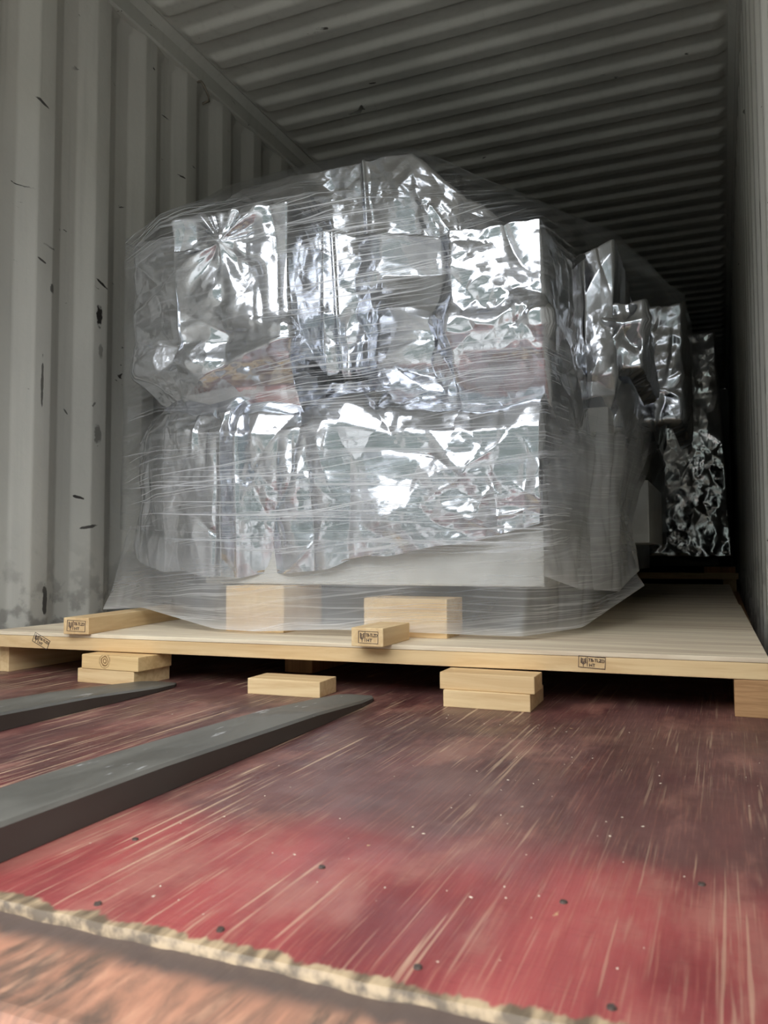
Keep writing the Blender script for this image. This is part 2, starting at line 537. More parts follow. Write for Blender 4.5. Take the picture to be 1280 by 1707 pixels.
def rail(name, x0, x1, sgn):
    bm = bmesh.new()
    pts = [(x0, 2.60), (x0 - sgn * 0.012, 2.588), (x0 + sgn * 0.0, 2.572), (x1, 2.572), (x1, CH + 0.03), (x0, CH + 0.03)]
    pts = [(x0, 2.598), (x0 + sgn * 0.006, 2.590), (x1, 2.590), (x1, CH + 0.03), (x0 - sgn * 0.03, CH + 0.03), (x0 - sgn * 0.03, CH + 0.004), (x0, CH - 0.028)]
    a = [bm.verts.new((x, CY0, z)) for x, z in pts]
    b = [bm.verts.new((x, CY1, z)) for x, z in pts]
    bm.faces.new(a)
    bm.faces.new(b[::-1])
    for i in range(len(pts)):
        j = (i + 1) % len(pts)
        bm.faces.new((a[j], a[i], b[i], b[j]))
    bmesh.ops.recalc_face_normals(bm, faces=bm.faces[:])
    return struct(name, from_bm(name, bm, M_CEIL))


rail('trim_1', 0.012, -0.075, -1)
rail('trim_2', CW - 0.012, CW + 0.075, 1)
# door end frame: posts and header of the opening the daylight comes through
struct('trim_3', from_bm('trim_3', box_bm(-0.09, 0.02, CY0 - 0.12, CY0 + 0.04, -0.1, CH + 0.05, 0.006), M_WALL))
struct('trim_4', from_bm('trim_4', box_bm(CW - 0.02, CW + 0.09, CY0 - 0.12, CY0 + 0.04, -0.1, CH + 0.05, 0.006), M_WALL))
struct('trim_5', from_bm('trim_5', box_bm(-0.09, CW + 0.09, CY0 - 0.12, CY0 + 0.04, 2.58, CH + 0.05, 0.006), M_WALL))

# floor: plywood deck with a splintered front lip
xs = np.concatenate([[-0.03], np.linspace(0.6, 2.37, 400), [CW + 0.03]])
ys = np.concatenate([[0.0], [0.004, 0.012, 0.03], np.linspace(0.08, CY1 - 0.63, 12)])
V = np.zeros((len(ys) + 1, len(xs), 3))
lip = np.array([mnoise.fractal(Vector((x * 14, 0.3, 0)), 1, 2, 4) for x in xs])
chip = np.array([max(0, mnoise.fractal(Vector((x * 9, 5.3, 0)), 1, 2, 3)) for x in xs])
for i, y in enumerate(ys):
    f = max(0.0, 1 - y / 0.03)
    V[i + 1, :, 0] = xs
    V[i + 1, :, 1] = 0.632 + y + (lip * 0.004 + chip * 0.006) * f
    V[i + 1, :, 2] = -0.0045 * f * (0.3 + chip)
V[0] = V[1]
V[0, :, 2] = -0.028
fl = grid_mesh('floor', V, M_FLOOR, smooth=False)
struct('floor', fl)
struct('floor_joist', from_bm('floor_joist', box_bm(-0.06, CW + 0.06, 0.66, CY1, -0.16, -0.03), M_SILL))
# sunk screw heads
def screw_mesh():
    bm = bmesh.new()
    bmesh.ops.create_cone(bm, cap_ends=True, segments=14, radius1=0.0045, radius2=0.0035, depth=0.003)
    for v in bm.verts:
        if v.co.z > 0 and abs(v.co.x) < 0.0015:
            v.co.z -= 0.0012
    me = bpy.data.meshes.new('screw')
    bm.to_mesh(me)
    bm.free()
    return me


sm = screw_mesh()
for i, (x, y) in enumerate([(1.544, .827), (1.635, .662), (1.784, .662), (1.803, .835), (2.074, .847), (1.982, .668), (2.144, .668), (2.203, .948)]):
    o = link_mesh('screw', sm, M_HOLE, fl)
    o.location = (x, y, 0.0006)
    o.rotation_euler = (0.03, -0.05, i * 0.9)

# threshold: orange painted steel sill with a rounded outer nose
bm = bmesh.new()
prof = [(0.640, -0.012), (0.520, -0.012), (0.506, -0.010), (0.497, -0.012), (0.490, -0.020), (0.488, -0.030), (0.430, -0.038), (0.424, -0.05), (0.424, -0.16), (0.64, -0.16)]
a = [bm.verts.new((-0.06, y, z)) for y, z in prof]
b = [bm.verts.new((CW + 0.06, y, z)) for y, z in prof]
bm.faces.new(a)
bm.faces.new(b[::-1])
for i in range(len(prof)):
    j = (i + 1) % len(prof)
    bm.faces.new((a[j], a[i], b[i], b[j]))
bmesh.ops.recalc_face_normals(bm, faces=bm.faces[:])
struct('trim_6', from_bm('trim_6', bm, M_SILL))
# yard ground outside the doors; the wall is added, unseen, to darken foil reflections
struct('wall_reflection_helper', from_bm('wall_reflection_helper', box_bm(-30, 30, -19, -18, -1.4, 8.2), mat_plain('reflection_helper_paint', srgb(72, 80, 74), 0.6)))
struct('ground', from_bm('ground', box_bm(-40, 40, -60, 40, -1.5, -1.4), M_YARD))


# ------------------------------------------------------------------ crumple field (foil)
RNG = np.random.default_rng(11)


def lattice(u, v, seed):
    """random value per integer lattice node"""
    h = (u.astype(np.int64) * 374761393 + v.astype(np.int64) * 668265263 + seed * 974634777) & 0xFFFFFFFF
    h = ((h ^ (h >> 13)) * 1274126177) & 0xFFFFFFFF
    h = h ^ (h >> 16)
    return (h & 0xFFFFFF) / float(0xFFFFFF)


def smooth_noise(u, v, seed):
    fu, fv = np.floor(u), np.floor(v)
    a, b = u - fu, v - fv
    a = a * a * (3 - 2 * a)
    b = b * b * (3 - 2 * b)
    i, j = fu, fv
    return (lattice(i, j, seed) * (1 - a) + lattice(i + 1, j, seed) * a) * (1 - b) + (lattice(i, j + 1, seed) * (1 - a) + lattice(i + 1, j + 1, seed) * a) * b


def facets(u, v, seed):
    """flat facets meeting in sharp creases, -0.5..0.5"""
    wu = u + 0.6 * (smooth_noise(u * 0.9, v * 0.9, seed + 5) - 0.5)
    wv = v + 0.6 * (smooth_noise(u * 0.9, v * 0.9, seed + 6) - 0.5)
    i, j = np.floor(wu), np.floor(wv)
    a, b = wu - i, wv - j
    h00, h10, h01, h11 = lattice(i, j, seed), lattice(i + 1, j, seed), lattice(i, j + 1, seed), lattice(i + 1, j + 1, seed)
    d = lattice(i, j, seed + 77) > 0.5
    t1 = np.where(a + b < 1, h00 + a * (h10 - h00) + b * (h01 - h00), h11 + (1 - a) * (h01 - h11) + (1 - b) * (h10 - h11))
    t2 = np.where(a > b, h00 + a * (h10 - h00) + b * (h11 - h10), h00 + b * (h01 - h00) + a * (h11 - h01))
    return np.where(d, t1, t2) - 0.5


def ridged(u, v, seed):
    return 1 - np.abs(2 * smooth_noise(u, v, seed) - 1)


def crumple(s, t, amp, seed, vert=1.0):
    """amp: array of strengths; vert > 1 draws the folds out downwards"""
    h = facets(s / 0.19, t / (0.19 * vert), seed) * 0.044
    fine = smooth_noise(s / 0.16, t / 0.16, seed + 40)
    h += facets(s / 0.095 + 0.3 * t / 0.095, t / (0.095 * vert), seed + 1) * 0.022 * np.clip(fine * 2.2 - 0.2, 0.25, 1)
    h += facets(s / 0.045 - 0.4 * t / 0.045, t / (0.045 * vert), seed + 2) * 0.0085 * np.clip(fine * 3 - 1.1, 0.12, 1)
    h += facets(s / 0.022, t / 0.022, seed + 4) * 0.0030 * np.clip(fine * 3 - 1.2, 0.1, 1)
    h += facets(s / 0.06, t / (0.06 * vert), seed + 8) * 0.010 * np.clip(smooth_noise(s / 0.2, t / 0.2, seed + 41) * 3 - 1.1, 0, 1)
    # long pulled creases
    r = np.random.default_rng(seed)
    S0, T0 = s.max(), t.max()
    for _ in range(260):
        a = np.array([r.uniform(0, S0), r.uniform(0, T0)])
        th = r.normal(math.pi / 2, 0.55)
        L = r.uniform(0.06, 0.30)
        d = np.array([math.cos(th), math.sin(th)])
        w = r.uniform(0.006, 0.022)
        A = r.choice((-1, 1)) * r.uniform(0.004, 0.014)
        i0, i1 = np.searchsorted(s[0], (a[0] - L - 0.1, a[0] + L + 0.1))
        j0, j1 = np.searchsorted(t[:, 0], (a[1] - L - 0.1, a[1] + L + 0.1))
        if i1 <= i0 or j1 <= j0:
            continue
        ss, tt = s[j0:j1, i0:i1] - a[0], t[j0:j1, i0:i1] - a[1]
        al = ss * d[0] + tt * d[1]
        pe = -ss * d[1] + tt * d[0] + 0.06 * (smooth_noise(al * 8 + 3, al * 0, seed + _) - 0.5)
        h[j0:j1, i0:i1] += A * np.exp(-np.abs(pe) / w) * np.clip(1 - np.abs(al) / (L * 0.6), 0, 1)
    return h * amp


def resample(P, step):
    """densify a polyline of stations (rows x n x 3) along n; returns fraction indices"""
    seg = np.linalg.norm(np.diff(P, axis=1), axis=2).max(0)
    f = []
    for i, L in enumerate(seg):
        m = max(1, int(math.ceil(L / step)))
        f += list(i + np.arange(m) / m)
    f.append(P.shape[1] - 1)
    f = np.array(f)
    i = np.minimum(f.astype(int), P.shape[1] - 2)
    w = (f - i)[None, :, None]
    return P[:, i] * (1 - w) + P[:, i + 1] * w, f


def loft(P, step, coarse=None):
    """P rows x stations x 3 -> dense grid, its arc lengths and normals"""
    A, fs = resample(P, step)
    B, ft = resample(A.transpose(1, 0, 2), step)
    V = B.transpose(1, 0, 2)
    return V, fs, ft


def blur(V, n):
    for _ in range(n):
        V[1:-1] = V[1:-1] * 0.5 + (V[:-2] + V[2:]) * 0.25
        V[:, 1:-1] = V[:, 1:-1] * 0.5 + (V[:, :-2] + V[:, 2:]) * 0.25
    return V


def normals(V):
    du = np.gradient(V, axis=1)
    dv = np.gradient(V, axis=0)
    n = np.cross(du, dv)
    n /= np.linalg.norm(n, axis=2, keepdims=True) + 1e-9
    return n


def arc(V):
    s = np.concatenate([[0], np.cumsum(np.linalg.norm(np.diff(V[V.shape[0] // 2], axis=0), axis=1))])
    t = np.concatenate([[0], np.cumsum(np.linalg.norm(np.diff(V[:, V.shape[1] // 2], axis=0), axis=1))])
    return np.broadcast_to(s[None, :], V.shape[:2]), np.broadcast_to(t[:, None], V.shape[:2])


def gauss(V, c, r):
    d = (V[..., 0] - c[0]) ** 2 / r[0] ** 2 + (V[..., 2] - c[1]) ** 2 / r[1] ** 2
    return np.exp(-d)


def star(V, c, r, n, amp, seed):
    """gathers radiating from one pinched point (x, z)"""
    dx, dz = V[..., 0] - c[0], V[..., 2] - c[1]
    rr = np.hypot(dx, dz)
    th = np.arctan2(dz, dx)
    ang_ = (th + math.pi) / (2 * math.pi) * n
    fold = 1 - np.abs(2 * smooth_noise(ang_ * 0.9, rr * 5, seed) - 1) * 1.6 - 0.4
    env = np.clip(rr / (0.35 * r), 0, 1) * np.exp(-(rr / r) ** 4)
    return amp * fold * env - amp * 0.9 * np.exp(-(rr / (0.22 * r)) ** 2)


# ------------------------------------------------------------------ wrapped machine (front)
mach = empty('wrapped_machine', (1.1, 2.1, 0.27), 'large machine wrapped in crinkled silver foil and clear stretch film on the plywood pallet', 'machine')

# upper hood of foil: stations run from back left round the front to back right
#        x     y    ztop |  ridge x, y, z
UP_ST = [(0.30, 5.6, 1.45, 0.70, 4.8, 1.55), (0.31, 2.27, 1.475, 0.34, 2.48, 1.60), (0.57, 2.21, 1.455, 0.46, 2.52, 1.67),
         (0.60, 2.10, 1.45, 0.58, 2.56, 1.755), (1.03, 2.10, 1.44, 0.80, 2.60, 1.785), (1.05, 2.30, 1.42, 0.92, 2.61, 1.795),
         (1.16, 2.31, 1.39, 1.045, 2.60, 1.79), (1.27, 2.26, 1.36, 1.15, 2.59, 1.79), (1.48, 2.23, 1.30, 1.25, 2.59, 1.765),
         (1.55, 2.10, 1.265, 1.42, 2.60, 1.60), (1.805, 2.10, 1.257, 1.69, 2.55, 1.40), (1.825, 2.5, 1.25, 1.74, 2.8, 1.42),
         (1.80, 2.84, 1.42, 1.76, 3.05, 1.47), (1.905, 2.85, 1.455, 1.86, 3.05, 1.47), (1.91, 3.3, 1.42, 1.80, 3.4, 1.45), (1.90, 5.6, 1.35, 1.4, 4.8, 1.5)]
rows = [[], [], [], [], [], [], [], []]
for i, (x, y, zt, rx, ry, rz) in enumerate(UP_ST):
    w = min(max((x - 0.35) / 1.45, 0), 1)
    zA, zB, zC = 1.10 - 0.11 * w, 1.0 - 0.09 * w, 0.84 - 0.09 * w
    inn = 0.0 if i in (0, 15) else 0.12
    cx = 0.07 * (1 if x < 1 else -1) if i in (0, 1, 13, 14, 15) else 0
    rows[0].append((x + cx * 1.6, y + inn + 0.1, zC - 0.03))
    rows[1].append((x + cx, y + inn * 0.8, zC + 0.02))
    rows[2].append((x, y + inn * 0.12, zB))
    rows[3].append((x, y, zA))
    rows[4].append((x, y, zt))
    k, q = (0.99, 0.16) if 5 <= i <= 9 else ((0.8, 0.4) if i == 4 else (0.5, 0.5))
    rows[5].append((x + (rx - x) * k * 0.8, y + (ry - y) * k, zt + (rz - zt) * q))
    rows[6].append((rx, ry, rz))
    rows[7].append((min(max(rx, 0.6), 1.5), max(ry + 1.4, 4.4), 1.45))
V, fs, ft = loft(np.array(rows), 0.0042)
V = blur(V, 4)
N = normals(V)
s, t = arc(V)
front = V[..., 1] < 3.6
amp = np.full(V.shape[:2], 0.62)
amp += 0.5 * gauss(V, (1.15, 1.65), (0.35, 0.22)) + 0.4 * gauss(V, (0.48, 1.2), (0.25, 0.25)) + 0.9 * gauss(V, (1.33, 1.22), (0.2, 0.24))
z, x = V[..., 2], V[..., 0]
zA = 1.10 - 0.11 * np.clip((x - 0.35) / 1.45, 0, 1)
amp += 0.9 * np.exp(-((z - zA + 0.03) / 0.13) ** 2)             # gathered at the waist
amp *= 1 - 0.45 * gauss(V, (0.83, 1.33), (0.20, 0.16))           # stretched smooth over the boxes
amp *= 1 - 0.55 * gauss(V, (1.72, 1.17), (0.14, 0.10))
disp = crumple(s, t, amp, 3) + 0
disp += star(V, (0.79, 1.345), 0.17, 26, 0.018, 4) * (V[..., 1] < 2.25)
disp += 0.016 * gauss(V, (0.97, 1.34), (0.10, 0.2)) * ridged(x / 0.045 + z * 3, z / 0.22, 6) ** 2
disp += 0.014 * gauss(V, (1.72, 1.2), (0.12, 0.14)) * ridged(x / 0.07 + z * 4, z / 0.2 - x * 3, 9) ** 2
seam = np.abs(x - (1.105 - 0.06 * (z - 1.06)))
disp = disp * np.clip(seam / 0.02, 0.35, 1) - 0.010 * np.exp(-(seam / 0.006) ** 2) * (V[..., 1] < 2.7)
V = V - N * disp[..., None]
f1 = grid_mesh('foil_cover', V, M_FOIL)
child(f1, mach)
f1['label'] = 'upper hood of crinkled foil over the control boxes'

# lower boxes
LO_ST = [(0.34, 5.6, .40), (0.345, 2.26, .36), (0.55, 2.13, .305), (0.81, 2.07, .30), (0.83, 2.13, .29), (1.02, 2.12, .30), (1.3, 2.11, .345), (1.795, 2.10, .435), (1.83, 2.38, .46), (1.80, 2.75, .47), (1.7, 5.6, .47)]
rows = [[], [], [], [], []]
for i, (x, y, zh) in enumerate(LO_ST):
    w = min(max((x - 0.35) / 1.45, 0), 1)
    zD = 0.83 - 0.09 * w
    fl_ = 0.04 if i == 1 else 0
    inn = 0 if i in (0, 10) else 0.2
    rows[0].append((x - fl_, y + 0.012, zh))
    rows[1].append((x, y, 0.56))
    rows[2].append((x, y, zD - 0.06))
    rows[3].append((x, y + inn * 0.15, zD))
    rows[4].append((x, y + inn * 0.9, zD + 0.10))
V, fs, ft = loft(np.array(rows), 0.0042)
V = blur(V, 4)
N = normals(V)
s, t = arc(V)
x, z = V[..., 0], V[..., 2]
amp = 0.72 + 0.5 * np.exp(-((z - 0.80) / 0.08) ** 2) + 0.6 * gauss(V, (0.36, 0.46), (0.1, 0.1)) + 0.4 * gauss(V, (0.34, 0.75), (0.12, 0.3))
V[..., 2] += 0.09 * (smooth_noise(s * 4.5, t * 0, 77) - 0.5) * np.clip((z - 0.55) / 0.2, 0, 1)
disp = crumple(s, t, amp, 23, 1.5)
# hanging folds
disp += 0.02 * ridged(s * 9, t * 1.2, 8) ** 4 * np.clip((0.75 - z) / 0.2, 0, 1)
# ragged hem
V[0:3, :, 2] += ((smooth_noise(s[0:3] * 9, t[0:3], 31) - 0.5) * 0.03)
V = V - N * disp[..., None]
f2 = grid_mesh('foil_cover', V, M_FOIL)
child(f2, mach)
f2['label'] = 'lower foil sheet hanging to a ragged hem'


def foil_box(x0, x1, y0, y1, z0, z1, seed, amp, st=None, flare=0.0, step=0.007, name='foil_cover', mat=None, parent=None):
    c = [(x0, y1), (x0, y0), (x1, y0), (x1, y1)]
    rows = [[(a + (0.06 if a == x0 else -0.06), b + (0.06 if b == y0 else 0), z0 - 0.02) for a, b in c],
            [(a + flare * (1 if a == x1 else -1), b - flare * (b == y0), z0) for a, b in c], [(a, b, z1) for a, b in c],
            [(a + (0.3 if a == x0 else -0.3) * (x1 - x0), b + (0.3 if b == y0 else -0.3) * (y1 - y0), z1 + 0.01) for a, b in c]]
    V, _, _ = loft(np.array(rows, dtype=float), step)
    V = blur(V, 3)
    N = normals(V)
    s, t = arc(V)
    d = crumple(s, t, np.full(V.shape[:2], amp), seed)
    if st:
        d = d + star(V, st[0], st[1], st[2], st[3], seed) * (V[..., 1] < y0 + 0.05)
    V = V - N * d[..., None]
    return child(grid_mesh(name, V, mat or M_FOIL), parent or mach)


foil_box(1.78, 2.0, 2.86, 3.5, 1.0, 1.235, 41, 0.55, ((1.93, 1.15), 0.12, 13, 0.02))
foil_box(1.86, 2.09, 3.75, 4.7, 0.95, 1.47, 51, 0.8)
foil_box(1.5, 1.90, 2.95, 3.6, 0.80, 1.02, 61, 0.9)

# painted body seen below the foil
def body(name, args, mat, bev=0.006):
    return child(from_bm(name, box_bm(*args, bev), mat), mach)


body('machine_base', (0.70, 1.788, 2.16, 5.5, 0.268, 0.62), M_BODY)
body('bed_rail', (0.55, 1.68, 2.42, 5.5, 0.132, 0.268), M_DARK)
body('side_cabinet', (1.52, 1.883, 2.80, 3.36, 0.394, 0.86), M_BODY)
body('side_cabinet', (1.52, 1.955, 3.45, 4.2, 0.402, 0.66), M_BODY)
body('motor_housing', (1.52, 1.90, 4.3, 5.4, 0.42, 0.95), M_DARK)

# stretch film wound round everything: taut hull over the corners, lightly sagging
H = [(0.285, 2.24, z) for z in (0.45, 0.95, 1.49)] + [(0.57, 2.08, z) for z in (0.40, 1.0, 1.47)] + \
    [(1.03, 2.075, z) for z in (0.36, 1.455)] + [(1.815, 2.075, z) for z in (0.36, 0.9, 1.27)] + \
    [(0.33, 5.6, 0.4), (0.4, 5.0, 1.4), (0.33, 2.48, 1.63), (0.57, 2.55, 1.78), (0.80, 2.58, 1.81), (1.04, 2.57, 1.81), (1.26, 2.56, 1.782),
     (1.915, 2.84, 1.475), (2.02, 2.83, 1.26), (2.02, 2.83, 0.95), (2.10, 3.75, 1.50), (2.115, 4.2, 1.49), (2.115, 4.0, 1.05), (2.11, 4.7, 1.1),
     (1.95, 5.4, 1.4), (1.9, 5.6, 0.5), (1.93, 2.8, 0.42), (0.8, 4.4, 1.6), (1.4, 4.4, 1.6)]
bm = bmesh.new()
for p in H:
    bm.verts.new(p)
r = bmesh.ops.convex_hull(bm, input=bm.verts[:])
bmesh.ops.delete(bm, geom=[e for e in r['geom_interior'] if isinstance(e, bmesh.types.BMVert)], context='VERTS')
bmesh.ops.delete(bm, geom=[f for f in bm.faces if f.normal.z < -0.75 and f.calc_center_median().z < 0.7], context='FACES')
for _ in range(8):
    long_e = [e for e in bm.edges if e.calc_length() > 0.05 and min(v.co.y for v in e.verts) < 3.6 or e.calc_length() > 0.3]
    if not long_e:
        break
    bmesh.ops.subdivide_edges(bm, edges=long_e, cuts=1, use_grid_fill=True)
    bmesh.ops.triangulate(bm, faces=[f for f in bm.faces if len(f.verts) > 4])
bm.normal_update()
lay = bm.verts.layers.float.new('layers')
for v in bm.verts:
    c = v.co
    sag = 0.010 * mnoise.noise(c * 3.5) + 0.006 * mnoise.noise(Vector((c.x * 5, c.y * 5, c.z * 14)))
    v.co = c + v.normal * sag
    g = lambda cx, cz, rx, rz: math.exp(-((c.x - cx) / rx) ** 2 - ((c.z - cz) / rz) ** 2)
    L = 0.18 + 0.14 * mnoise.noise(c * 2.2)
    if c.y < 2.7:
        L += 0.75 * g(1.27, 1.26, 0.30, 0.24) + 0.8 * g(1.3, 0.52, 0.62, 0.2) + 0.55 * g(1.3, 0.86, 0.5, 0.09) + 0.5 * g(1.5, 0.42, 0.4, 0.10) + 0.35 * g(0.5, 1.48, 0.4, 0.07)
    if c.y > 2.25 and c.z < 1.3:
        L *= 0.2
    v[lay] = L
fo = from_bm('stretch_film', bm, M_FILM, None, True)
child(fo, mach)


# loose plastic sheet round the foot of the machine and down its right side
def sheet(top, bot, seed, layers, amp=0.6, mid=None, mat=None):
    rows = [bot] + ([mid] if mid else []) + [top]
    V, _, _ = loft(np.array(rows, dtype=float), 0.009)
    V = blur(V, 6)
    N = normals(V)
    s, t = arc(V)
    d = facets(s / 0.15, t / 0.3, seed) * 0.03 + facets(s / 0.07 + t / 0.12, t / 0.16, seed + 1) * 0.016 + facets(s / 0.03, t / 0.06 + s / 0.1, seed + 3) * 0.006 + (ridged(s / 0.1, t / 0.5, seed + 2) ** 4) * 0.012
    edge = np.clip(np.minimum(t / 0.05, 1), 0.25, 1)
    V = V - N * (d * 1.0 * amp * edge)[..., None]
    V[..., 2] = np.maximum(V[..., 2], 0.134)
    L = np.full(V.shape[:2], layers) * (0.6 + 0.8 * smooth_noise(s * 5, t * 5, seed + 9))
    L = L * np.clip((t.max() - t + 0.05 * (smooth_noise(s * 7, t * 3, seed + 12) - 0.5)) / 0.2, 0.08, 1)
    hem = np.exp(-(t / 0.02) ** 2) * 0.8
    return child(grid_mesh('plastic_sheet', V, mat or M_SKIRT, None, True, L + hem), mach)


sheet([(0.33, 2.6, .46), (0.33, 2.24, .46), (0.56, 2.08, .42), (0.83, 2.045, .40), (1.05, 2.07, .42), (1.3, 2.07, .44), (1.795, 2.06, .46), (1.86, 2.4, .47), (1.90, 2.75, .46)],
      [(0.22, 2.75, .18), (0.235, 2.2, .172), (0.50, 2.10, .190), (0.84, 2.01, .140), (0.98, 2.00, .138), (1.22, 2.02, .150), (1.74, 2.10, .140), (1.86, 2.32, .150), (1.985, 2.85, .25)], 71, 0.8)
sheet([(1.80, 2.13, .74), (1.88, 2.3, .80), (1.97, 2.6, .86), (2.02, 2.82, .84), (1.98, 3.3, .74)],
      [(1.80, 2.10, .30), (1.85, 2.3, .26), (1.93, 2.6, .24), (1.97, 2.84, .30), (1.90, 3.3, .36)], 83, 1.5, 0.8,
      [(1.80, 2.10, .5), (1.855, 2.32, .5), (1.93, 2.6, .52), (1.93, 2.82, .52), (1.90, 3.3, .5)], M_SHEET)


# ------------------------------------------------------------------ treatment stamps
def stamp_bm(w=0.045, h=0.024):
    """boxed wheat-ear mark with code, in the local x-z plane, facing -y"""
    bm = bmesh.new()
    e = 0.0007

    def bar(x0, z0, x1, z1, wd=0.0009):
        d = Vector((x1 - x0, 0, z1 - z0))
        L = d.length
        n = Vector((-d.z, 0, d.x)).normalized() * wd / 2
        p = [Vector((x0, 0, z0)) - n, Vector((x1, 0, z1)) - n, Vector((x1, 0, z1)) + n, Vector((x0, 0, z0)) + n]
        f = [bm.verts.new(q) for q in p]
        b = [bm.verts.new(q + Vector((0, 0.0012, 0))) for q in p]
        bm.faces.new(f)
        bm.faces.new(b[::-1])
        for i in range(4):
            j = (i + 1) % 4
            bm.faces.new((f[j], f[i], b[i], b[j]))
    for a in ((0, 0, w, 0), (w, 0, w, h), (w, h, 0, h), (0, h, 0, 0), (w * 0.33, h * 0.12, w * 0.33, h * 0.95)):
        bar(*a)
    cx = w * 0.18
    bar(cx, h * 0.08, cx, h * 0.5)
    for k in range(4):
        zz = h * (0.32 + 0.13 * k)
        bar(cx - w * 0.09, zz + h * 0.1, cx - 0.0006, zz, 0.0013)
        bar(cx + w * 0.09, zz + h * 0.1, cx + 0.0006, zz, 0.0008)
    bar(cx - w * 0.09, h * 0.40, cx - w * 0.09, h * 0.86)
    bar(cx + w * 0.09, h * 0.40, cx + w * 0.09, h * 0.86)
    for txt, px, pz, size in (('TB-TLZD', w * 0.36, h * 0.56, h * 0.40), ('HT', w * 0.40, h * 0.12, h * 0.40)):
        cu = bpy.data.curves.new('stamp_text', 'FONT')
        cu.body = txt
        cu.size = size
        cu.resolution_u = 3
        cu.extrude = 0.0004
        ob = bpy.data.objects.new('stamp_text', cu)
        COL.objects.link(ob)
        dg = bpy.context.evaluated_depsgraph_get()
        dg.update()
        me = ob.evaluated_get(dg).to_mesh()
        wmax = max((v.co.x for v in me.vertices), default=1)
        sx_ = min(1.0, (w * 0.61 if len(txt) > 2 else w * 0.3) / wmax)
        base = len(bm.verts)
        vs = [bm.verts.new((px + v.co.x * sx_, -v.co.z + 0.0003, pz + v.co.y)) for v in me.vertices]
        for p in me.polygons:
            try:
                bm.faces.new([vs[i] for i in p.vertices])
            except ValueError:
                pass
        ob.evaluated_get(dg).to_mesh_clear()
        bpy.data.objects.remove(ob)
    return bm


def stamp(parent, loc, rot, w=0.045, h=0.024):
    """rot = (heading about z, tilt in the face plane)"""
    bm = stamp_bm(w, h)
    o = from_bm('ink_stamp', bm, M_INK, parent)
    o.matrix_local = Matrix.Translation(Vector(loc)) @ Matrix.Rotation(rot[0], 4, 'Z') @ Matrix.Rotation(rot[1], 4, 'Y')
    return o


# ------------------------------------------------------------------ big pallet under the machine
PZ0, PZ1 = 0.082, 0.130
pal = empty('shipping_pallet', (1.2, 1.86, 0.0), 'low wide plywood-topped pallet carrying the front machine', 'pallet')
FL, FR, BR, BL = (0.15, 1.815), (2.318, 1.938), (2.266, 6.5), (0.10, 6.5)


def lerp2(a, b, w):
    return (a[0] * (1 - w) + b[0] * w, a[1] * (1 - w) + b[1] * w)


def quad(a, b, c, d, z0, z1, bev=0.002):
    return hexa_bm([p + (z0,) for p in (a, b, c, d)], [p + (z1,) for p in (a, b, c, d)], bev)


seamL, seamR = lerp2(FL, BL, 0.43), lerp2(FR, BR, 0.432)
dn = (0, 0.003)
for a, b, c, d in ((FL, FR, (seamR[0], seamR[1] - .002), (seamL[0], seamL[1] - .002)), ((seamL[0], seamL[1] + .002), (seamR[0] - .006, seamR[1] + .002), BR, BL)):
    child(from_bm('plywood_sheet', quad(a, b, c, d, PZ1 - 0.011, PZ1, 0.0015), M_PLY), pal)
# solid boards under the plywood: the front one shows as the long edge
inn = 0.0
fb = quad((FL[0], FL[1] + .001), (FR[0] - .002, FR[1] + .001), (FR[0] - .002, FR[1] + .1), (FL[0], FL[1] + .1), PZ0, PZ1 - 0.0115, 0.002)
fbo = child(from_bm('front_board', fb, M_BOARD), pal)
for k in range(1, 6):
    w = k / 6
    a, b = lerp2(FL, BL, w), lerp2(FR, BR, w)
    child(from_bm('deck_board', quad((a[0] + .03, a[1]), (b[0] - .01, b[1]), (b[0] - .01, b[1] + .1), (a[0] + .03, a[1] + .1), PZ0, PZ1 - 0.0115), M_PINE_X), pal)
for (x0, x1, y0, mt) in ((0.09, 0.185, 1.86, M_PINE_Y), (0.985, 1.08, 2.172, M_REDWOOD), (2.247, 2.325, 1.938, M_PARTICLE)):
    child(from_bm('runner', box_bm(x0, x1, y0, 6.4, 0.0, PZ0 - 0.0008, 0.002), mt), pal)
ang = math.atan2(FR[1] - FL[1], FR[0] - FL[0])


def fronty(x):
    return FL[1] + (x - FL[0]) * math.tan(ang)


st1 = stamp(None, (0, 0, 0), (ang, -0.0), 0.060, 0.028)
st1.matrix_world = Matrix.Translation((0.318, fronty(0.318) - 0.0006, 0.104)) @ Matrix.Rotation(ang, 4, 'Z') @ Matrix.Rotation(0.42, 4, 'Y')
child(st1, fbo)
st2 = stamp(None, (0, 0, 0), (ang, 0), 0.060, 0.026)
st2.matrix_world = Matrix.Translation((1.915, fronty(1.915) - 0.0006, 0.0945)) @ Matrix.Rotation(ang, 4, 'Z') @ Matrix.Rotation(0.05, 4, 'Y')
child(st2, fbo)


# ------------------------------------------------------------------ loose timbers and blocks
def timber(name, loc, size, rz, mat, label, cat, group=None, bev=0.0025, wob=0.0008):
    sx_, sy_, sz_ = size
    bm = box_bm(0, sx_, 0, sy_, 0, sz_, bev)
    rough_edges(bm, wob, 22)
    o = from_bm(name, bm, mat)
    o.location = loc
    o.rotation_euler = (0, 0, rz)
    return tag(o, label, cat, group)


